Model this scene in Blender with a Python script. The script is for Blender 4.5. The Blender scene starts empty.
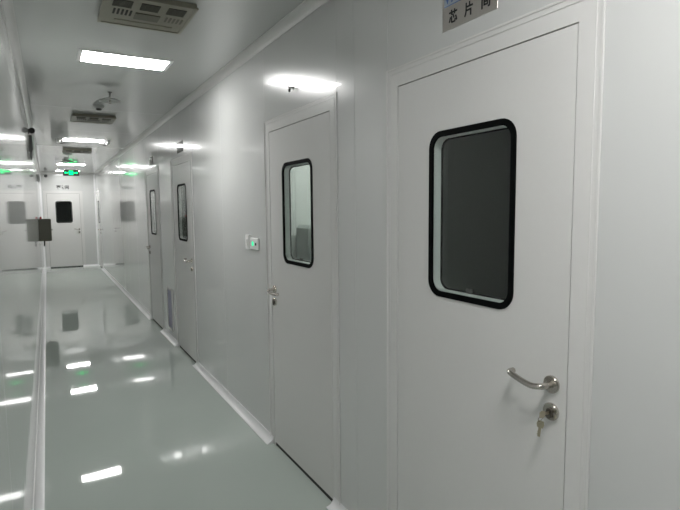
import bpy, bmesh, math
from mathutils import Vector, Matrix

# ------------------------------------------------------------------ camera, world, exposure
SC = bpy.context.scene
COL = SC.collection
W, A, YE, H = 1.277, 0.145, 16.67, 2.69      # right wall x, left wall -x, end wall y, ceiling z
YB = -4.0                                     # wall behind the camera
yaw, pitch, roll, fpx, camh = 0.5162, -0.0902, -0.0095, 513.94, 1.6073

def make_camera():
    f = Vector((math.sin(yaw)*math.cos(pitch), math.cos(yaw)*math.cos(pitch), math.sin(pitch)))
    r = Vector((math.cos(yaw), -math.sin(yaw), 0)); u = r.cross(f)
    r2 = r*math.cos(roll) + u*math.sin(roll); u2 = -r*math.sin(roll) + u*math.cos(roll)
    cam = bpy.data.cameras.new('camera'); ob = bpy.data.objects.new('camera', cam); COL.objects.link(ob)
    m = Matrix((( r2.x, u2.x, -f.x, 0), (r2.y, u2.y, -f.y, 0), (r2.z, u2.z, -f.z, camh), (0, 0, 0, 1)))
    ob.matrix_world = m
    cam.sensor_fit = 'HORIZONTAL'; cam.sensor_width = 36.0; cam.lens = fpx/680*36.0
    cam.clip_start = 0.02; cam.clip_end = 100
    SC.camera = ob
make_camera()
world = bpy.data.worlds.new('world'); SC.world = world; world.use_nodes = True
world.node_tree.nodes['Background'].inputs[0].default_value = (0.02, 0.02, 0.02, 1)
vs = SC.view_settings
vs.view_transform = 'Standard'; vs.look = 'None'; vs.gamma = 1.0; vs.use_curve_mapping = False
vs.exposure = 0.0
PANEL_LIGHT = 42.0        # radiance of the ceiling LED panels
BOOSTED_PANEL_LIGHT = 55.0    # near-end panel, turned up above the others to brighten the closest door
ROOM_LIGHT = 24.0
SC.cycles.max_bounces = 14; SC.cycles.diffuse_bounces = 7; SC.cycles.glossy_bounces = 6
SC.cycles.transparent_max_bounces = 12
SC.cycles.sample_clamp_indirect = 6.0
SC.cycles.use_denoising = True

# ------------------------------------------------------------------ materials
def mat(name, col, rough=0.5, metal=0.0, spec=0.5, noise=0.0, nscale=8.0, wave=None, rvar=0.0, coat=0.0, crough=0.03):
    m = bpy.data.materials.new(name); m.use_nodes = True
    nt = m.node_tree; b = nt.nodes['Principled BSDF']
    b.inputs['Base Color'].default_value = (*col, 1); b.inputs['Roughness'].default_value = rough
    b.inputs['Metallic'].default_value = metal; b.inputs['Specular IOR Level'].default_value = spec
    b.inputs['Coat Weight'].default_value = coat; b.inputs['Coat Roughness'].default_value = crough
    geo = nt.nodes.new('ShaderNodeNewGeometry')
    if noise:
        n = nt.nodes.new('ShaderNodeTexNoise'); n.inputs['Scale'].default_value = nscale; n.inputs['Detail'].default_value = 4
        nt.links.new(geo.outputs['Position'], n.inputs['Vector'])
        r = nt.nodes.new('ShaderNodeMixRGB'); r.blend_type = 'MIX'
        r.inputs[1].default_value = (*[c*(1-noise) for c in col], 1); r.inputs[2].default_value = (*[min(1, c*(1+noise)) for c in col], 1)
        nt.links.new(n.outputs[0], r.inputs[0]); nt.links.new(r.outputs[0], b.inputs['Base Color'])
    if rvar:
        n = nt.nodes.new('ShaderNodeTexNoise'); n.inputs['Scale'].default_value = 2.3; n.inputs['Detail'].default_value = 3
        nt.links.new(geo.outputs['Position'], n.inputs['Vector'])
        mr = nt.nodes.new('ShaderNodeMapRange'); mr.inputs[3].default_value = rough-rvar; mr.inputs[4].default_value = rough+rvar
        nt.links.new(n.outputs[0], mr.inputs[0]); nt.links.new(mr.outputs[0], b.inputs['Roughness'])
    if wave:                                   # (scale xyz, distance) sheet waviness
        sc, dist = wave
        mp = nt.nodes.new('ShaderNodeMapping'); mp.inputs['Scale'].default_value = sc
        nt.links.new(geo.outputs['Position'], mp.inputs['Vector'])
        n = nt.nodes.new('ShaderNodeTexNoise'); n.inputs['Scale'].default_value = 1.0; n.inputs['Detail'].default_value = 1.5
        nt.links.new(mp.outputs[0], n.inputs['Vector'])
        bp = nt.nodes.new('ShaderNodeBump'); bp.inputs['Strength'].default_value = 1.0; bp.inputs['Distance'].default_value = dist
        nt.links.new(n.outputs[0], bp.inputs['Height']); nt.links.new(bp.outputs[0], b.inputs['Normal']); nt.links.new(bp.outputs[0], b.inputs['Coat Normal'])
    return m

def emit(name, col, s):
    m = bpy.data.materials.new(name); m.use_nodes = True; nt = m.node_tree
    nt.nodes.clear(); e = nt.nodes.new('ShaderNodeEmission'); o = nt.nodes.new('ShaderNodeOutputMaterial')
    e.inputs[0].default_value = (*col, 1); e.inputs[1].default_value = s; nt.links.new(e.outputs[0], o.inputs[0])
    return m

def glass(name, tint):
    m = bpy.data.materials.new(name); m.use_nodes = True; nt = m.node_tree; nt.nodes.clear()
    o = nt.nodes.new('ShaderNodeOutputMaterial'); mx = nt.nodes.new('ShaderNodeMixShader')
    t = nt.nodes.new('ShaderNodeBsdfTransparent'); g = nt.nodes.new('ShaderNodeBsdfGlossy'); f = nt.nodes.new('ShaderNodeFresnel')
    t.inputs[0].default_value = (*tint, 1); g.inputs['Roughness'].default_value = 0.02; bf = nt.nodes.new('ShaderNodeNewGeometry'); mr = nt.nodes.new('ShaderNodeMapRange')
    mr.inputs[3].default_value = 1.45; mr.inputs[4].default_value = 1/1.45
    nt.links.new(bf.outputs['Backfacing'], mr.inputs[0]); nt.links.new(mr.outputs[0], f.inputs[0])
    nt.links.new(f.outputs[0], mx.inputs[0]); nt.links.new(t.outputs[0], mx.inputs[1]); nt.links.new(g.outputs[0], mx.inputs[2])
    nt.links.new(mx.outputs[0], o.inputs[0])
    return m

M = dict(
    wall=mat('painted_steel_panel', (0.605, 0.612, 0.604), 0.20, spec=0.5, coat=0.7, crough=0.03, wave=((7, 5, 0.35), 0.0004)),
    ceil=mat('painted_ceiling_panel', (0.56, 0.572, 0.558), 0.20, spec=0.5, coat=0.6, crough=0.05, wave=((4, 0.8, 1), 0.0005)),
    leaf=mat('painted_door_leaf', (0.65, 0.645, 0.633), 0.28, spec=0.45, noise=0.015, nscale=60),
    frame=mat('painted_door_frame', (0.665, 0.66, 0.648), 0.25, spec=0.5, noise=0.015, nscale=40),
    floor=mat('green_grey_epoxy', (0.43, 0.48, 0.445), 0.03, spec=0.55, noise=0.02, nscale=3, wave=((1.6, 1.6, 1), 0.0012)),
    cove=mat('white_plastic_cove', (0.80, 0.80, 0.81), 0.22, noise=0.01),
    seam=mat('pale_joint_sealant', (0.72, 0.73, 0.72), 0.5, noise=0.02),
    gap=mat('dark_joint', (0.02, 0.022, 0.02), 0.8, noise=0.1),
    rubber=mat('black_rubber', (0.002, 0.0025, 0.0025), 0.55, spec=0.05, noise=0.1),
    reveal=mat('pale_green_reveal', (0.74, 0.78, 0.76), 0.4, noise=0.02),
    glass=glass('window_glass', (0.93, 0.95, 0.94)),
    steel=mat('brushed_steel', (0.55, 0.52, 0.48), 0.25, metal=1.0, noise=0.06, nscale=90),
    dsteel=mat('lock_core', (0.20, 0.18, 0.16), 0.35, metal=1.0, noise=0.1),
    brass=mat('key_metal', (0.50, 0.45, 0.34), 0.3, metal=1.0, noise=0.08, nscale=80),
    plate=mat('brushed_sign_plate', (0.54, 0.51, 0.48), 0.32, metal=0.7, noise=0.06, nscale=120),
    dsign=mat('dark_glossy_sign', (0.035, 0.035, 0.03), 0.08, coat=0.5, noise=0.05),
    black=mat('black_paint', (0.012, 0.012, 0.012), 0.5, noise=0.1),
    blue=mat('blue_print', (0.04, 0.10, 0.28), 0.5, noise=0.05),
    paleblue=mat('pale_blue_print', (0.30, 0.35, 0.41), 0.45, noise=0.05),
    grey=mat('grey_lettering', (0.16, 0.16, 0.16), 0.5, noise=0.05),
    taupe=mat('taupe_sheet_metal', (0.27, 0.26, 0.205), 0.36, metal=0.3, noise=0.05, nscale=20),
    taupe2=mat('taupe_grille', (0.15, 0.145, 0.115), 0.45, metal=0.3, noise=0.05),
    slot=mat('vent_opening', (0.035, 0.035, 0.032), 0.7, noise=0.1),
    white=mat('white_plastic', (0.80, 0.80, 0.79), 0.35, noise=0.01),
    lplast=mat('light_grey_plastic', (0.42, 0.43, 0.42), 0.3, noise=0.03),
    dplast=mat('dark_plastic', (0.05, 0.05, 0.048), 0.4, noise=0.08),
    mplast=mat('mid_grey_plastic', (0.22, 0.22, 0.21), 0.45, noise=0.05),
    olive=mat('olive_grey_enamel', (0.135, 0.135, 0.105), 0.4, noise=0.04),
    red=mat('red_plastic', (0.5, 0.03, 0.03), 0.35, noise=0.03),
    filt=mat('lavender_filter_mesh', (0.36, 0.36, 0.45), 0.7, noise=0.06, nscale=120),
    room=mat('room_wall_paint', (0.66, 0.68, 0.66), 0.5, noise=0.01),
    dark=mat('unlit_room_darkened', (0.19, 0.22, 0.20), 0.5, noise=0.02),  # darkness of the unlit rooms is put into this wall colour
    cab=mat('dark_cabinet_enamel', (0.10, 0.11, 0.105), 0.4, noise=0.04),
    cab2=mat('grey_cabinet_enamel', (0.42, 0.46, 0.44), 0.4, noise=0.03),
    lamp=emit('led_diffuser', (1.0, 0.995, 0.975), PANEL_LIGHT),
    lamp2=emit('led_diffuser_boosted', (1.0, 0.995, 0.98), BOOSTED_PANEL_LIGHT),
    rlamp=emit('room_led', (0.98, 1.0, 0.96), ROOM_LIGHT),
    green=emit('exit_green', (0.0, 0.9, 0.22), 3.4),
    led=emit('green_led', (0.08, 1.0, 0.45), 1.2),
)

# ------------------------------------------------------------------ mesh helpers
class MB:
    def __init__(s): s.v = []; s.f = []; s.sm = []
    def add(s, vs, fs, smooth=False):
        o = len(s.v); s.v += [tuple(v) for v in vs]; s.f += [tuple(i+o for i in f) for f in fs]; s.sm += [smooth]*len(fs)
        return s
    def box(s, x0, x1, y0, y1, z0, z1):
        v = [(x, y, z) for z in (z0, z1) for y in (y0, y1) for x in (x0, x1)]
        return s.add(v, [(0, 2, 3, 1), (4, 5, 7, 6), (0, 1, 5, 4), (2, 6, 7, 3), (0, 4, 6, 2), (1, 3, 7, 5)])
    def cbox(s, x0, x1, y0, y1, z0, z1, c):
        """box with chamfered edges"""
        bm = bmesh.new(); bmesh.ops.create_cube(bm, size=1)
        for v in bm.verts:
            v.co = Vector(((x0+x1)/2 + v.co.x*(x1-x0), (y0+y1)/2 + v.co.y*(y1-y0), (z0+z1)/2 + v.co.z*(z1-z0)))
        bmesh.ops.bevel(bm, geom=list(bm.edges), offset=c, segments=1, affect='EDGES')
        bm.verts.index_update()
        s.add([v.co.copy() for v in bm.verts], [[v.index for v in f.verts] for f in bm.faces]); bm.free()
        return s
    def prism(s, pts, ax, a, b, smooth=False):
        """extrude closed 2-D outline along axis ax from a to b"""
        n = len(pts)
        def mk(p, t): q = list(p); q.insert(ax, t); return q
        v = [mk(p, a) for p in pts] + [mk(p, b) for p in pts]
        s.add(v, [tuple(range(n))[::-1], tuple(range(n, 2*n))])
        o = len(s.v)-2*n
        fs = [(o+i, o+(i+1) % n, o+n+(i+1) % n, o+n+i) for i in range(n)]
        s.f += fs; s.sm += [smooth]*n
        return s
    def ring(s, out, inn, ax, a, b):
        """frame between two outlines of equal length, extruded along ax"""
        n = len(out)
        def mk(p, t): q = list(p); q.insert(ax, t); return q
        v = [mk(p, t) for t in (a, b) for p in out] + [mk(p, t) for t in (a, b) for p in inn]
        fs = []
        for i in range(n):
            j = (i+1) % n
            fs += [(i, j, n+j, n+i), (2*n+i, 3*n+i, 3*n+j, 2*n+j), (i, 2*n+i, 2*n+j, j), (n+i, n+j, 3*n+j, 3*n+i)]
        return s.add(v, fs)
    def lathe(s, prof, seg=24, ax=2, c=(0, 0, 0), smooth=True):
        """prof: (radius, height) along axis ax"""
        v = []; fs = []
        for (r, h) in prof:
            for k in range(seg):
                t = 2*math.pi*k/seg; p = [r*math.cos(t), r*math.sin(t)]; p.insert(ax, h)
                v.append([p[i]+c[i] for i in range(3)])
        for i in range(len(prof)-1):
            for k in range(seg):
                k2 = (k+1) % seg; fs.append((i*seg+k, i*seg+k2, (i+1)*seg+k2, (i+1)*seg+k))
        fs += [tuple(range(seg))[::-1], tuple(range((len(prof)-1)*seg, len(prof)*seg))]
        return s.add(v, fs, smooth)
    def tube(s, path, r, seg=12, smooth=True):
        P = [Vector(p) for p in path]; n = len(P); v = []; fs = []
        rr = r if isinstance(r, (list, tuple)) else [r]*n
        prev = None
        for i, p in enumerate(P):
            t = ((P[min(i+1, n-1)]-p).normalized() + (p-P[max(i-1, 0)]).normalized()).normalized()
            if prev is None:
                a = t.orthogonal().normalized()
            else:
                a = (prev - t*prev.dot(t)).normalized()
            prev = a; b = t.cross(a)
            for k in range(seg):
                q = 2*math.pi*k/seg; v.append(p + a*math.cos(q)*rr[i] + b*math.sin(q)*rr[i])
        for i in range(n-1):
            for k in range(seg):
                k2 = (k+1) % seg; fs.append((i*seg+k, i*seg+k2, (i+1)*seg+k2, (i+1)*seg+k))
        fs += [tuple(range(seg))[::-1], tuple(range((n-1)*seg, n*seg))]
        return s.add(v, fs, smooth)
    def mesh(s, name, m):
        me = bpy.data.meshes.new(name); me.from_pydata(s.v, [], s.f); me.materials.append(m)
        me.polygons.foreach_set('use_smooth', s.sm)
        bm = bmesh.new(); bm.from_mesh(me); bmesh.ops.recalc_face_normals(bm, faces=bm.faces); bm.to_mesh(me); bm.free()
        if any(s.sm):
            me.set_sharp_from_angle(angle=math.radians(40))
        return me
    def build(s, name, m, parent=None, loc=(0, 0, 0), rot=0.0):
        """vertices are in the object's own frame"""
        o = bpy.data.objects.new(name, s.mesh(name, M[m] if isinstance(m, str) else m)); COL.objects.link(o)
        o.location = loc; o.rotation_euler = (0, 0, rot)
        if parent: o.parent = parent
        return o

def arc(cx, cy, r, a0, a1, n=6):
    return [(cx + r*math.cos(math.radians(a0+(a1-a0)*i/n)), cy + r*math.sin(math.radians(a0+(a1-a0)*i/n))) for i in range(n+1)]
def rrect(x0, x1, z0, z1, r, n=7):
    return (arc(x1-r, z0+r, r, -90, 0, n) + arc(x1-r, z1-r, r, 0, 90, n) + arc(x0+r, z1-r, r, 90, 180, n) + arc(x0+r, z0+r, r, 180, 270, n))
def spline(pts, n=8):
    """Catmull-Rom through pts"""
    P = [Vector(p) for p in pts]; P = [P[0]*2-P[1]] + P + [P[-1]*2-P[-2]]; out = []
    for i in range(1, len(P)-2):
        for k in range(n):
            t = k/n; a, b, c, d = P[i-1:i+3]
            out.append(0.5*((2*b) + (c-a)*t + (2*a-5*b+4*c-d)*t*t + (3*b-a-3*c+d)*t**3))
    return out + [P[-2]]

def tag(o, label, cat=None, group=None, kind=None):
    o['label'] = label
    if cat: o['category'] = cat
    if group: o['group'] = group
    if kind: o['kind'] = kind
    return o
def empty(name, loc=(0, 0, 0), rot=0.0):
    o = bpy.data.objects.new(name, None); COL.objects.link(o); o.empty_display_size = 0.05
    o.location = loc; o.rotation_euler = (0, 0, rot); return o
def struct(o, label):
    o['kind'] = 'structure'; o['label'] = label; return o
RIGHT, LEFT, END = -math.pi/2, math.pi/2, 0.0     # local +x = viewer's right, local -y = into the corridor
def on_right(y, z, off=0.0): return (W-off, y, z)
def on_left(y, z, off=0.0): return (-A+off, y, z)
def on_end(x, z, off=0.0): return (x, YE-off, z)
def text_mesh(body, size, m, name, parent, loc, sx=1.0, depth=0.0006, shear=0.0, bold=0.0):
    """flat lettering standing in the local xz plane, facing -y"""
    cu = bpy.data.curves.new(name, 'FONT'); cu.body = body; cu.size = size; cu.extrude = depth
    cu.offset = bold; cu.align_x = 'CENTER'; cu.align_y = 'CENTER'; cu.shear = shear
    t = bpy.data.objects.new('tmp', cu); COL.objects.link(t)
    bpy.context.view_layer.update()
    me = bpy.data.meshes.new_from_object(t.evaluated_get(bpy.context.evaluated_depsgraph_get()))
    bpy.data.objects.remove(t); bpy.data.curves.remove(cu)
    for v in me.vertices:
        x, y, z = v.co; v.co = (x*sx, -z, y)
    me.name = name; me.materials.clear(); me.materials.append(M[m])
    o = bpy.data.objects.new(name, me); COL.objects.link(o); o.parent = parent; o.location = loc
    return o

# ------------------------------------------------------------------ doors: where they stand (world y of the leaf's left edge seen from the corridor)
LW, LH, FW = 0.82, 2.1, 0.077                  # leaf width, leaf height, frame width
DOORS_R = [1.753, 3.166, 6.11, 7.87, 16.40]    # far edge of each leaf on the right wall
END_X = 0.02                                   # left edge of the end door's leaf
def opening(far): return (far-LW-FW, far+FW)   # y range of frame on the right wall
FT = LH + FW                                   # frame top

# ------------------------------------------------------------------ setting: floor, walls, ceiling
fl = MB().box(-A-0.05, W+0.05, YB-0.05, YE+0.05, -0.06, 0).build('floor', 'floor'); struct(fl, 'glossy grey-green epoxy corridor floor')
TH = 0.05
wr = struct(empty('wall_right', (W, 0, 0)), 'grey-white steel panel wall with doors')
wl = struct(empty('wall_left', (-A, 0, 0)), 'glossy grey-white steel panel wall without doors')
we = struct(empty('wall_end', (0, YE, 0)), 'grey-white end wall of the corridor')
wb = struct(empty('wall_back', (0, YB, 0)), 'grey-white wall behind the viewer')
G = 0.0007
def panel_r(y0, y1, z0=0.0, z1=H):
    MB().cbox(0, TH, y0+G, y1-G, z0, z1, 0.0009).build('panel', 'wall', wr)
seams = [YB, -2.83, -1.65, -0.47]
solids = []
cur = YB
for far in DOORS_R:
    o0, o1 = opening(far)
    solids.append((cur, o0)); cur = o1
solids.append((cur, YE))
for (a, b) in solids:
    cuts = [a]
    step = 1.18
    y = a
    if b-a > 1.3:
        n = math.ceil((b-a)/step); cuts = [a+(b-a)*i/n for i in range(n+1)]
    elif abs(a-1.83) < 0.02: cuts = [a, 2.10, b]
    else: cuts = [a, b]
    for p, q in zip(cuts[:-1], cuts[1:]): panel_r(p, q)
for far in DOORS_R:
    o0, o1 = opening(far); panel_r(o0, o1, FT, H)
for k, (a, b) in enumerate(zip([YB]+[-2.83+1.18*i for i in range(17)], [-2.83+1.18*i for i in range(17)]+[YE])):
    if b-a > 0.02: MB().cbox(-TH, 0, a+G, b-G, 0, H, 0.0015).build('panel', 'wall', wl)
# pale sealant behind the joints
sb = MB()
for (a, b) in solids: sb.box(0.004, 0.05, a-0.004, b+0.004, 0.0, H-0.01)
for far in DOORS_R:
    o0, o1 = opening(far); sb.box(0.004, 0.05, o0, o1, FT+0.002, H-0.01)
sb2 = MB().box(-0.05, -0.004, YB, YE, 0, H-0.01)
sb.build('joint_sealant', 'seam', wr); sb2.build('joint_sealant', 'seam', wl)
e0, e1 = END_X-FW, END_X+LW+FW
MB().cbox(-A-TH, e0-G, 0, TH, 0, H, 0.0015).build('panel', 'wall', we)
MB().cbox(e1+G, W+TH, 0, TH, 0, H, 0.0015).build('panel', 'wall', we)
MB().cbox(e0, e1, 0, TH, FT+G, H, 0.0015).build('panel', 'wall', we)
MB().box(-A-TH, W+TH, -TH, 0, 0, H).build('panel', 'wall', wb)
ce = struct(empty('ceiling', (0, 0, H)), 'glossy pale grey panel ceiling')
cy = [YB, -1.7, 2.4, 6.2, 7.92, 9.65, 11.2, 12.75, 14.8, YE]
for a, b in zip(cy[:-1], cy[1:]):
    MB().cbox(-A-TH, W+TH, a+G, b-G, 0, TH, 0.0015).build('panel', 'ceil', ce)
MB().box(-A, W, YB, YE, 0.006, 0.045).build('joint_sealant', 'seam', ce)

# coves: concave quarter-round strips
R0 = 0.05
def cove_outline(r, lip=0.004, n=8):
    """corner at 0,0 ; strip reaches +r along both axes"""
    return [(0, 0), (r, 0), (r, lip)] + [(x, y) for x, y in arc(r+lip*0, r+lip*0, r-lip, 270, 180, n)] + [(lip, r), (0, r)]
def strip(name, m, ax, a, b, sx, sy, px, py, parent, r=R0):
    """2-D axes are the two remaining axes in xyz order"""
    pts = [(px+sx*u, py+sy*v) for u, v in cove_outline(r)]
    return MB().prism(pts, ax, a, b, smooth=True).build(name, m, parent)
br = struct(empty('baseboard_right', (0, 0, 0)), 'white concave skirting strips along the door wall')
segs = []
cur = YB+R0
for far in DOORS_R:
    segs.append((cur, far-LW-0.006)); cur = far+0.035
segs.append((cur, YE-0.004))
for a, b in segs: strip('cove_strip', 'cove', 1, a, b, -1, 1, W, 0, br)
bl = struct(empty('baseboard_left'), 'white concave skirting strip along the doorless wall')
strip('cove_strip', 'cove', 1, YB, YE, 1, 1, -A, 0, bl)
be = struct(empty('baseboard_end'), 'white concave skirting strips beside the end door')
strip('cove_strip', 'cove', 0, -A+0.02, END_X-0.006, -1, 1, YE, 0, be)
strip('cove_strip', 'cove', 0, END_X+LW+0.006, W-0.02, -1, 1, YE, 0, be)
t1 = struct(empty('trim_1'), 'pale concave cornice above the door wall')
strip('cornice_strip', 'frame', 1, YB, YE, -1, -1, W, H, t1)
t2 = struct(empty('trim_2'), 'pale concave cornice above the doorless wall')
strip('cornice_strip', 'frame', 1, YB, YE, 1, -1, -A, H, t2)
t3 = struct(empty('trim_3'), 'pale concave cornice above the end wall')
strip('cornice_strip', 'frame', 0, -A, W, -1, -1, YE, H, t3)
t4 = struct(empty('trim_4'), 'white vertical corner strips of the end wall')
strip('corner_strip', 'cove', 2, R0*0.6, H-R0*0.6, 1, -1, -A, YE, t4)
strip('corner_strip', 'cove', 2, R0*0.6, H-R0*0.6, -1, -1, W, YE, t4)

# ------------------------------------------------------------------ doors
WX0, WX1, WZ0, WZ1, WR = 0.201, 0.619, 1.272, 1.888, 0.062
def handle(door, side, tilt=0.0):
    """side +1: lock edge at viewer's right, lever points left"""
    hx = LW-0.048 if side > 0 else 0.048
    d = -side
    h = empty('lever_handle', (hx, 0, 1.083)); h.parent = door
    MB().lathe([(0.0255, 0), (0.0265, -0.003), (0.0265, -0.007), (0.0245, -0.0095), (0.012, -0.0098), (0.012, -0.012)], 28, 1).build('rosette', 'steel', h)
    pth = spline([(0, -0.008, 0), (0, -0.036, 0), (d*0.008, -0.051, -0.001), (d*0.03, -0.057, -0.003), (d*0.062, -0.057, 0.001), (d*0.092, -0.056, 0.008), (d*0.112, -0.053, 0.012), (d*0.121, -0.045, 0.013), (d*0.123, -0.028, 0.013)], 6)
    pth = [(p[0], p[1], p[2]-tilt*abs(p[0])) for p in pth]
    MB().tube(pth, 0.0092, 14).build('lever', 'steel', h)
    k = empty('lock', (hx+side*0.001, 0, 1.0)); k.parent = door
    MB().lathe([(0.0255, 0), (0.0265, -0.003), (0.0265, -0.007), (0.0245, -0.0095), (0.0130, -0.0096)], 28, 1).build('lock_rosette', 'steel', k)
    MB().prism(rrect(-0.0085, 0.0085, -0.019, 0.012, 0.008, 5), 1, -0.016, -0.009).build('lock_cylinder', 'dsteel', k)
    return h
def make_door(name, label, loc, rot, side, window=True):
    d = struct(empty(name, loc, rot), label)
    # frame: flush inner strip and raised outer lip on three sides
    g = 0.004; q = 0.024
    def inv_u(x0, x1, zt, w):            # upside-down U outline in xz
        return [(x0, 0), (x0, zt), (x1, zt), (x1, 0), (x1-w, 0), (x1-w, zt-w), (x0+w, zt-w), (x0+w, 0)]
    o = MB().prism(inv_u(-FW, LW+FW, LH+FW, FW-g), 1, -0.0015, 0.045)
    o.build('door_frame', 'frame', d)
    # outer lip with a soft top
    lip = MB()
    e = FW+0.004
    for (x0, x1, z0, z1, dp) in ((-e, -e+0.009, 0, LH+e, 0.006), (LW+e-0.009, LW+e, 0, LH+e, 0.006), (-e, LW+e, LH+e-0.009, LH+e, 0.0035)):
        lip.cbox(x0, x1, -dp, -0.0003, z0, z1, 0.0014)
    e = FW-0.022
    for (x0, x1, z0, z1) in ((-e-0.003, -e, 0, LH+e), (LW+e, LW+e+0.003, 0, LH+e), (-e, LW+e, LH+e, LH+e+0.003)):
        lip.cbox(x0, x1, -0.0035, -0.001, z0, z1, 0.001)
    lip.build('frame_lip', 'frame', d)
    # dark gap behind the leaf edges, rebate
    MB().prism(inv_u(-g-0.001, LW+g+0.001, LH+g+0.001, 0.03), 1, 0.012, 0.044).build('rebate_seal', 'gap', d)
    MB().box(0.0, LW, 0.004, 0.04, 0.0, 0.026).build('sill_gap', 'gap', d)
    # leaf with rounded window opening
    outer = []; inner = rrect(WX0+0.006, WX1-0.006, WZ0+0.006, WZ1-0.006, WR-0.006)
    n4 = len(inner)//4
    lo = MB()
    cx, cz = (WX0+WX1)/2, (WZ0+WZ1)/2
    def lid(y):
        # frame-shaped face: connect the hole to the leaf edge quad by quad
        corners = [(LW, 0.025), (LW, LH), (0, LH), (0, 0.025)]
        v = [(x, y, z) for x, z in inner] + [(x, y, z) for x, z in corners]
        fs = []; n = len(inner)
        for k in range(4):
            for i in range(n4-1): fs.append((k*n4+i, k*n4+i+1, n+k))
            fs.append((k*n4+n4-1, (k*n4+n4) % n, n+(k+1) % 4, n+k))
        lo.add(v, fs)
    lid(0.0); lid(0.040)
    n = len(inner)
    lo.add([(x, 0.0, z) for x, z in inner]+[(x, 0.040, z) for x, z in inner], [(i, (i+1) % n, n+(i+1) % n, n+i) for i in range(n)])
    lo.add([(x, y, z) for y in (0.0, 0.040) for x, z in [(LW, 0.025), (LW, LH), (0, LH), (0, 0.025)]], [(i, (i+1) % 4, 4+(i+1) % 4, 4+i) for i in range(4)])
    leaf = lo.build('door_leaf', 'leaf', d)
    wn = empty('vision_panel', (0, 0, 0)); wn.parent = d
    fo = rrect(WX0, WX1, WZ0, WZ1, WR); fi = rrect(WX0+0.021, WX1-0.021, WZ0+0.021, WZ1-0.021, WR-0.018)
    MB().ring(fo, fi, 1, -0.0035, 0.004).build('window_gasket', 'rubber', wn)
    MB().prism(fi, 1, 0.0015, 0.0035).build('window_pane', 'glass', wn)
    ri = rrect(WX0+0.024, WX1-0.024, WZ0+0.024, WZ1-0.024, WR-0.021)
    MB().ring(inner, ri, 1, 0.0045, 0.036).build('window_reveal', 'reveal', wn)
    bi = rrect(WX0+0.029, WX1-0.029, WZ0+0.029, WZ1-0.029, WR-0.024)
    MB().ring(inner, bi, 1, 0.0365, 0.042).build('inner_gasket', 'rubber', wn)
    MB().prism(bi, 1, 0.038, 0.040).build('inner_pane', 'glass', wn)
    MB().cbox(0.37, 0.405, 0.030, 0.0375, WZ0+0.024, WZ0+0.042, 0.002).build('pane_clip', 'dplast', wn)
    handle(d, side, 0.22 if side < 0 else 0.0)
    return d
D_LABELS = ['grey-white door with dark window beneath the brushed metal room sign', 'grey-white door with brightly lit room behind its window',
            'grey-white door just before the low return air grille', 'grey-white door just past the low return air grille', 'grey-white side door next to the end wall corner']
SIDES = [1, -1, 1, -1, 1]
for i, far in enumerate(DOORS_R):
    make_door('door_%d' % (i+1), D_LABELS[i], on_right(far, 0), RIGHT, SIDES[i])
make_door('door_6', 'grey-white door with dark window closing the corridor end', on_end(END_X, 0), END, 1)

# ------------------------------------------------------------------ rooms behind the door windows
def room(name, label, x0, x1, y0, y1, z1, m, t=0.03, open_side='x0', wins=()):
    cx, cy = (x0+x1)/2, (y0+y1)/2
    def slab(n, a, b, c, d, e, f): struct(MB().box(a-cx, b-cx, c-cy, d-cy, e, f).build(n, m, None, (cx, cy, 0)), label)
    slab('wall_room', x1, x1+t, y0-t, y1+t, 0, z1); slab('wall_room', x0, x1, y1, y1+t, 0, z1)
    if open_side == 'x0': slab('wall_room', x0, x1, y0-t, y0, 0, z1)
    else: slab('wall_room', x0-t, x0, y0-t, y1+t, 0, z1)
    slab('ceiling_room', x0, x1, y0, y1, z1, z1+t); slab('floor_room', x0, x1, y0, y1, -t, 0)
XW = W+TH+0.003
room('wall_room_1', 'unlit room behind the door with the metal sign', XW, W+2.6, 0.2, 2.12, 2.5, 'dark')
room('wall_room_2', 'lit pale room behind the second door', XW, W+2.8, 2.22, 5.0, 2.5, 'room')
room('wall_room_3', 'lit pale room behind the third and fourth doors', XW, W+2.2, 5.1, 9.6, 2.5, 'room')
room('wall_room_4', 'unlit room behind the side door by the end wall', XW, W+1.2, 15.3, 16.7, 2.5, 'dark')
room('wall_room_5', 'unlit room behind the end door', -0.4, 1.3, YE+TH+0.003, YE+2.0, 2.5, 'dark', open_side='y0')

def led_panel(x0, x1, y0, y1, label, z=H, group='ceiling light panels', extra=False, m='lamp'):
    cx, cy = (x0+x1)/2, (y0+y1)/2
    t = tag(empty('ceiling_light', (cx, cy, z)), label, 'light', group)
    w, h = (x1-x0)/2, (y1-y0)/2; b = 0.014
    fr = MB()
    o = [(-w-2*b, -h-b), (w+2*b, -h-b), (w+2*b, h+b), (-w-2*b, h+b)]; i = [(-w, -h), (w, -h), (w, h), (-w, h)]
    fr.ring(o, i, 2, -0.006, 0.002); fr.build('light_frame', 'white', t)
    MB().box(-w, w, -h, h, -0.0095 if extra else -0.0075, -0.003).build('diffuser', m, t)
    if extra:
        for s in (-1, 1):
            MB().cbox(s*(w+0.062)-0.026, s*(w+0.062)+0.026, -h*0.95, h*0.95, -0.045, 0, 0.010).build('end_cap', 'white', t)
            MB().lathe([(0.022, -0.05), (0.026, -0.042), (0.026, -0.034)], 16, 2, (s*(w+0.012), h*0.8, -0.008)).build('end_clip', 'black', t)
    return t
led_panel(0.270, 0.835, 3.965, 4.23, 'bright recessed light panel between slotted air unit and sprinkler dish')
led_panel(0.270, 0.835, 8.84, 9.04, 'bright light panel with white end caps between two ceiling air units', extra=True)
led_panel(0.270, 0.835, 13.44, 13.71, 'light panel on the ceiling just before the green exit sign')
led_panel(0.270, 0.835, 15.72, 15.98, 'light panel on the ceiling behind the green exit sign')
led_panel(0.270, 0.835, 0.10, 0.37, 'recessed light panel over the door with the metal sign', m='lamp2')
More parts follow.
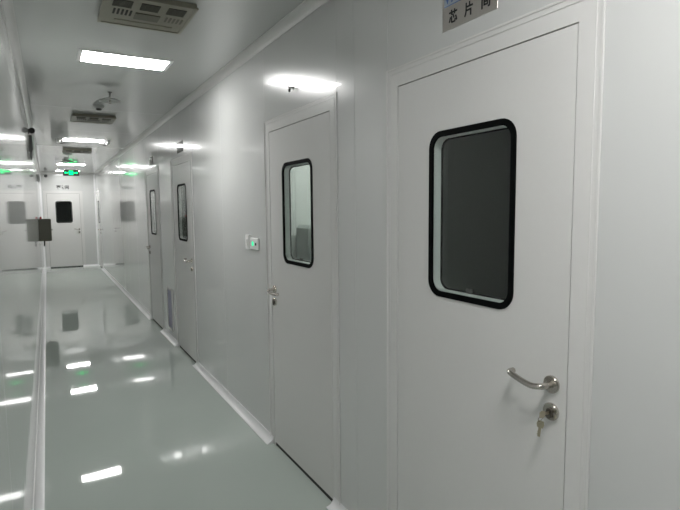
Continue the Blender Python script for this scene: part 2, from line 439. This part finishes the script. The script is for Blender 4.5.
led_panel(W+0.9, W+1.5, 3.9, 4.4, 'light panel in the room behind the second door', z=2.5, group='room lights', m='rlamp')
led_panel(W+0.6, W+1.2, 8.0, 8.5, 'light panel in the room behind the third door', z=2.5, group='room lights', m='rlamp')

# ------------------------------------------------------------------ ceiling air units
def air_unit(x, y, label):
    t = tag(empty('ceiling_air_unit', (x, y, H)), label, 'air unit', 'ceiling air units')
    w, h, d = 0.221, 0.214, 0.028
    body = MB().cbox(-w, w, -h, h, -d, 0.0, 0.004); body.build('housing', 'taupe', t)
    MB().ring([(-w-.006, -h-.006), (w+.006, -h-.006), (w+.006, h+.006), (-w-.006, h+.006)], [(-w+.012, -h+.012), (w-.012, -h+.012), (w-.012, h-.012), (-w+.012, h-.012)], 2, -d-0.003, -d+0.006).build('face_rim', 'taupe', t)
    for k in (-1, 0, 1):
        c = k*0.133
        v = MB().box(c-0.046, c+0.046, -0.165, -0.075, -d-0.002, -d+0.004).build('intake_vent', 'slot', t)
        bars = MB()
        for j in range(6): bars.box(c-0.046, c+0.046, -0.160+j*0.0165, -0.155+j*0.0165, -d-0.004, -d-0.001)
        bars.build('vent_bars', 'taupe2', v)
    for k in range(5):
        c = -0.162+k*0.0205
        MB().prism(rrect(c-0.0055, c+0.0055, -0.035, 0.048, 0.005, 3), 2, -d-0.0015, -d+0.003).build('outlet_slot', 'slot', t)
    MB().cbox(-0.058, 0.070, -0.02, 0.078, -d-0.004, -d+0.002, 0.002).build('access_plate', 'taupe2', t)
    for k in range(5):
        c = 0.105+k*0.0205
        MB().prism(rrect(c-0.0055, c+0.0055, -0.02, 0.055, 0.005, 3), 2, -d-0.0015, -d+0.003).build('outlet_slot', 'taupe2', t)
    MB().cbox(-0.15, 0.16, 0.125, 0.160, -d-0.004, -d+0.002, 0.002).build('air_flap', 'taupe', t)
    return t
air_unit(0.527, 3.035, 'taupe metal ceiling air unit with clear slots beside a recessed light panel')
air_unit(0.527, 6.73, 'taupe metal ceiling air unit just past the round smoke detector')
air_unit(0.527, 10.4, 'taupe metal ceiling air unit past the light with end caps')

# ------------------------------------------------------------------ detector and sprinkler pairs
def smoke_detector(x, y, label):
    t = tag(empty('smoke_detector', (x, y, H)), label, 'smoke detector', 'smoke detectors')
    MB().lathe([(0.052, 0), (0.054, -0.012), (0.050, -0.022), (0.040, -0.030), (0.030, -0.034)], 28, 2).build('detector_base', 'lplast', t)
    MB().lathe([(0.027, -0.033), (0.026, -0.045), (0.018, -0.052), (0.006, -0.054)], 24, 2).build('sensing_chamber', 'dplast', t)
def sprinkler(x, y, label):
    t = tag(empty('sprinkler', (x, y, H)), label, 'sprinkler', 'ceiling sprinklers')
    MB().lathe([(0.018, 0), (0.018, -0.006), (0.006, -0.008), (0.006, -0.075)], 16, 2).build('drop_pipe', 'mplast', t)
    pr = []
    for i in range(9):
        r = 0.012+0.083*i/8; pr.append((r, -0.052-0.026*(i/8)**2))
    back = [(r*0.985, z-0.006) for r, z in pr[::-1]]
    MB().lathe([(0.006, -0.052)]+pr+back+[(0.006, -0.058)], 32, 2).build('heat_collector_dish', 'lplast', t)
    MB().lathe([(0.008, -0.072), (0.010, -0.085), (0.004, -0.098), (0.015, -0.100), (0.015, -0.102)], 16, 2).build('sprinkler_head', 'steel', t)
smoke_detector(0.523, 5.93, 'round grey smoke detector on ceiling between sprinkler dish and air unit')
sprinkler(0.560, 5.24, 'sprinkler with curved dish on ceiling before the smoke detector')
smoke_detector(0.40, 12.45, 'round grey smoke detector on ceiling just before the exit sign light')
sprinkler(0.44, 11.9, 'sprinkler with curved dish on ceiling far down near the exit sign')

# ------------------------------------------------------------------ exit sign
ex = tag(empty('exit_sign', (0.575, 14.5, 2.478)), 'green lit exit sign with arrows hanging from the ceiling', 'sign')
MB().cbox(-0.177, 0.177, -0.012, 0.012, 0, 0.148, 0.004).build('sign_box', 'black', ex)
for s in (-1, 1): MB().tube([(s*0.1, 0, 0.146), (s*0.1, 0, H-2.478)], 0.005, 8).build('hanger_rod', 'mplast', ex)
man = MB()
man.box(-0.046, 0.046, -0.0142, -0.0125, 0.022, 0.126)
man.build('pictogram_field', 'green', ex)
fig = MB()
fig.lathe([(0.009, -0.0154), (0.009, -0.0144)], 12, 1, (0.010, 0, 0.110), smooth=False)
for pts in (((0.006, 0.098), (-0.006, 0.070)), ((-0.006, 0.072), (0.014, 0.056)), ((0.014, 0.056), (0.008, 0.034)), ((-0.006, 0.072), (-0.014, 0.050)), ((-0.014, 0.050), (-0.034, 0.044)), ((0.004, 0.094), (0.026, 0.082)), ((0.002, 0.096), (-0.018, 0.086)), ((-0.018, 0.086), (-0.024, 0.070))):
    fig.tube([(pts[0][0], -0.0148, pts[0][1]), (pts[1][0], -0.0148, pts[1][1])], 0.0042, 6)
fig.build('running_figure', 'black', ex)
for s in (-1, 1):
    MB().prism([(s*0.150, 0.075), (s*0.118, 0.108), (s*0.118, 0.087), (s*0.066, 0.087), (s*0.066, 0.063), (s*0.118, 0.063), (s*0.118, 0.042)], 1, -0.0142, -0.0125).build('arrow', 'green', ex)

# ------------------------------------------------------------------ signs over the doors
def sign_plate(far, y0, y1, z0, z1, body, label, blue=False, m='plate', group=None):
    w = y1-y0; t = tag(empty('room_sign', on_right(y1, z0), RIGHT), label, 'sign', group)
    MB().cbox(0, w, -0.0025, 0, 0, z1-z0, 0.0005).build('plate', m, t)
    if body:
        cs = list(body)
        for k, c in enumerate(cs):
            text_mesh(c, 0.048, 'black', 'lettering', t, (0.056+k*(w-0.106)/2, -0.0030, 0.037), sx=0.92, bold=0.0012)
    if blue:
        MB().box(0.010, w*0.56, -0.0031, -0.0024, 0.083, z1-z0-0.004).build('logo_band', 'paleblue', t)
        MB().box(0.010, w*0.56, -0.0034, -0.0024, 0.081, 0.0835).build('logo_rule', 'blue', t)
        text_mesh('VAN', 0.075, 'blue', 'logo_lettering', t, (w*0.28, -0.0038, 0.113), sx=0.85)
    return t
sign_plate(0, 1.221, 1.482, 2.235, 2.388, '芯片间', 'brushed metal sign with black characters and blue logo above a door', blue=True)
sign_plate(0, 5.56, 5.84, 2.222, 2.335, '', 'dark glossy sign above the door just before the low grille', m='dsign', group='dark glossy door signs')
sign_plate(0, 7.32, 7.58, 2.222, 2.335, '', 'dark glossy sign above the door just past the low grille', m='dsign', group='dark glossy door signs')
et = tag(empty('door_lettering', on_end(0.43, 2.24), END), 'grey characters on wall above the end door', 'lettering')
for k, c in enumerate('更衣间'): text_mesh(c, 0.115, 'black', 'lettering', et, (-0.105+k*0.105, -0.0016, 0.035), bold=0.003)
hk = tag(empty('wall_hook', on_right(2.782, 2.29), RIGHT), 'small metal knob on wall above the lit window door', 'hook')
MB().lathe([(0.011, 0), (0.011, -0.004), (0.005, -0.006), (0.005, -0.022), (0.009, -0.026), (0.009, -0.032)], 16, 1, (0, 0, 0.014)).build('knob', 'white', hk)
MB().cbox(-0.006, 0.006, -0.030, -0.018, -0.010, 0.008, 0.002).build('catch', 'dplast', hk)

# ------------------------------------------------------------------ key in the nearest lock
ky = tag(empty('key_ring', (W-0.016, DOORS_R[0]-LW+0.045, 1.0), RIGHT), 'two keys on a ring hanging in the lock under the metal room sign', 'keys')
def key(name, M4):
    b = MB()
    b.prism([(-0.011, 0), (-0.008, 0.011), (0.008, 0.011), (0.011, 0), (0.008, -0.011), (-0.008, -0.011)], 1, -0.0012, 0.0012)
    b.box(-0.004, 0.004, -0.001, 0.001, -0.040, -0.010)
    b.box(-0.006, -0.003, -0.001, 0.001, -0.034, -0.030); b.box(-0.0055, -0.003, -0.001, 0.001, -0.026, -0.022)
    b.v = [tuple(M4 @ Vector(v)) for v in b.v]
    return b.build(name, 'brass', ky)
key('lock_key', Matrix.Translation((0, -0.021, 0)) @ Matrix.Rotation(math.radians(90), 4, 'Z') @ Matrix.Rotation(math.radians(-90), 4, 'Y') @ Matrix.Translation((0, 0, 0.008)))
rg = [(-0.004+0.004*math.sin(t), -0.030+0.010*math.cos(t), -0.012+0.011*math.sin(t)) for t in [2*math.pi*i/16 for i in range(17)]]
MB().tube(rg, 0.0012, 6).build('split_ring', 'steel', ky)
key('hanging_key', Matrix.Translation((-0.006, -0.028, -0.032)) @ Matrix.Rotation(math.radians(8), 4, 'Y') @ Matrix.Rotation(math.radians(25), 4, 'Z'))

# ------------------------------------------------------------------ switch and access reader
sw = tag(empty('light_switch', on_right(3.590, 1.318), RIGHT), 'tall white switch plate beside the access reader', 'switch')
MB().cbox(-0.036, 0.036, -0.020, 0, 0, 0.106, 0.004).build('plate', 'white', sw)
MB().cbox(-0.018, 0.018, -0.026, -0.019, 0.022, 0.076, 0.003).build('rocker', 'white', sw)
rd = tag(empty('access_reader', on_right(3.462, 1.322), RIGHT), 'white access reader with green light beside the lit window door', 'reader')
MB().cbox(-0.079, 0.079, -0.013, 0, 0, 0.084, 0.005).build('housing', 'white', rd)
MB().lathe([(0.017, -0.012), (0.017, -0.016), (0.013, -0.017)], 20, 1, (-0.022, 0, 0.042)).build('green_button', 'led', rd)
MB().lathe([(0.011, -0.012), (0.010, -0.016)], 16, 1, (0.036, 0, 0.040)).build('dark_sensor', 'black', rd)

# ------------------------------------------------------------------ low return-air grille
gw, gh = 0.30, 0.53
gr = tag(empty('return_air_grille', on_right(6.685, 0.118), RIGHT), 'low return air grille with lavender filter between two doors', 'grille')
MB().ring([(0, 0), (gw, 0), (gw, gh), (0, gh)], [(0.03, 0.03), (gw-0.03, 0.03), (gw-0.03, gh-0.03), (0.03, gh-0.03)], 1, -0.010, 0.0).build('grille_frame', 'frame', gr)
MB().box(0.03, gw-0.03, -0.003, 0.0, 0.03, gh-0.03).build('filter', 'filt', gr)
for k in range(15):
    z = 0.05+k*0.031
    MB().add([(0.03, -0.009, z-0.006), (gw-0.03, -0.009, z-0.006), (gw-0.03, -0.003, z+0.003), (0.03, -0.003, z+0.003), (0.03, -0.0075, z-0.0065), (gw-0.03, -0.0075, z-0.0065), (gw-0.03, -0.002, z+0.002), (0.03, -0.002, z+0.002)], [(0, 1, 2, 3), (4, 7, 6, 5), (0, 4, 5, 1), (2, 6, 7, 3)]).build('slat', 'filt', gr)

# ------------------------------------------------------------------ left wall: control box, camera, bracket
cb = tag(empty('control_box', on_left(11.5, 1.03), LEFT), 'olive grey control box with red lamp on the doorless wall', 'control box')
MB().cbox(0, 0.30, -0.20, 0, 0, 0.43, 0.006).build('housing', 'olive', cb)
MB().cbox(0.012, 0.288, -0.208, -0.199, 0.012, 0.418, 0.004).build('front_door', 'olive', cb)
MB().lathe([(0.012, 0), (0.012, -0.010), (0.007, -0.012), (0.007, -0.022)], 14, 1, (0.05, -0.207, 0.215)).build('latch', 'dplast', cb)
MB().lathe([(0.022, 0.429), (0.022, 0.437), (0.017, 0.440), (0.017, 0.466), (0.008, 0.474)], 18, 2, (0.09, -0.035, 0)).build('red_lamp', 'red', cb)
MB().tube(spline([(0.05, -0.075, 0.002), (0.05, -0.075, -0.06), (0.05, -0.07, -0.10)], 5), 0.013, 10).build('cable_gland', 'dplast', cb)
MB().box(0.03, 0.10, -0.03, 0.0, -0.045, 0.001).build('mounting_foot', 'white', cb)

sc_ = tag(empty('security_camera', on_left(7.5, 2.53), LEFT), 'dark security camera with hanging cables under the cornice', 'camera')
MB().lathe([(0.034, 0), (0.034, -0.008), (0.014, -0.012)], 18, 1, (0, 0, 0.06)).build('wall_plate', 'dplast', sc_)
MB().tube([(0, -0.008, 0.06), (0, -0.030, 0.064)], 0.012, 10).build('arm', 'dplast', sc_)
MB().lathe([(0.014, 0.060), (0.028, 0.052), (0.033, 0.03), (0.033, -0.045), (0.035, -0.05), (0.035, -0.062), (0.025, -0.060)], 20, 0, (0, -0.038, 0.066)).build('camera_body', 'dplast', sc_)
MB().cbox(-0.022, 0.022, -0.036, 0, -0.185, 0.02, 0.006).build('cable_sleeve', 'mplast', sc_)
for dx, z in ((-0.012, -0.29), (0.012, -0.26)):
    MB().tube(spline([(dx, -0.010, -0.17), (dx*1.6, -0.008, z+0.03), (dx*2.2, -0.012, z), (dx*2.8, -0.022, z+0.03), (dx*1.5, -0.024, -0.17)], 6), 0.005, 8).build('cable_loop', 'dplast', sc_)

wbk = tag(empty('wall_bracket', on_left(13.0, 2.26), LEFT), 'small white wall bracket near the far corner', 'bracket')
MB().cbox(-0.03, 0.03, -0.008, 0, 0, 0.17, 0.002).build('back_plate', 'white', wbk)
MB().cbox(-0.04, 0.04, -0.055, -0.006, 0.0, 0.15, 0.006).build('holder', 'white', wbk)
MB().cbox(-0.022, 0.022, -0.032, -0.008, -0.014, 0.001, 0.003).build('base', 'dplast', wbk)

ds = tag(empty('dome_sensor', on_end(0.03, 2.56), END), 'small dark dome sensor high on the end wall', 'sensor')
MB().lathe([(0.045, 0), (0.045, -0.012), (0.040, -0.016)], 20, 1, (0, 0, 0.03)).build('dome_base', 'mplast', ds)
MB().lathe([(0.038, -0.015), (0.034, -0.032), (0.022, -0.045), (0.006, -0.051)], 20, 1, (0, 0, 0.03)).build('dome', 'black', ds)

# ------------------------------------------------------------------ things in the lit rooms
fc = tag(empty('equipment_cabinet', (W+0.57, 7.3, 0)), 'dark tall equipment cabinet behind the half dark window', 'cabinet')
MB().cbox(-0.26, 0.26, -0.3, 0.3, 0.05, 2.1, 0.01).build('body', 'cab', fc)
MB().cbox(-0.25, -0.005, -0.315, -0.299, 0.08, 2.07, 0.004).build('cabinet_door', 'cab', fc)
MB().cbox(0.005, 0.25, -0.315, -0.299, 0.08, 2.07, 0.004).build('cabinet_door', 'cab', fc)
MB().box(-0.24, 0.24, -0.28, 0.28, 0, 0.051).build('plinth', 'black', fc)

lc = tag(empty('low_cabinet', (2.60, 4.78, 0)), 'grey low cabinet in the lit room behind the second door', 'cabinet')
MB().cbox(-0.33, 0.33, -0.17, 0.17, 0.05, 1.44, 0.03).build('body', 'cab2', lc)
MB().cbox(-0.30, -0.005, -0.185, -0.169, 0.08, 1.38, 0.004).build('cabinet_door', 'cab2', lc)
MB().cbox(0.005, 0.30, -0.185, -0.169, 0.08, 1.38, 0.004).build('cabinet_door', 'cab2', lc)
MB().box(-0.30, 0.30, -0.15, 0.15, 0, 0.051).build('plinth', 'black', lc)
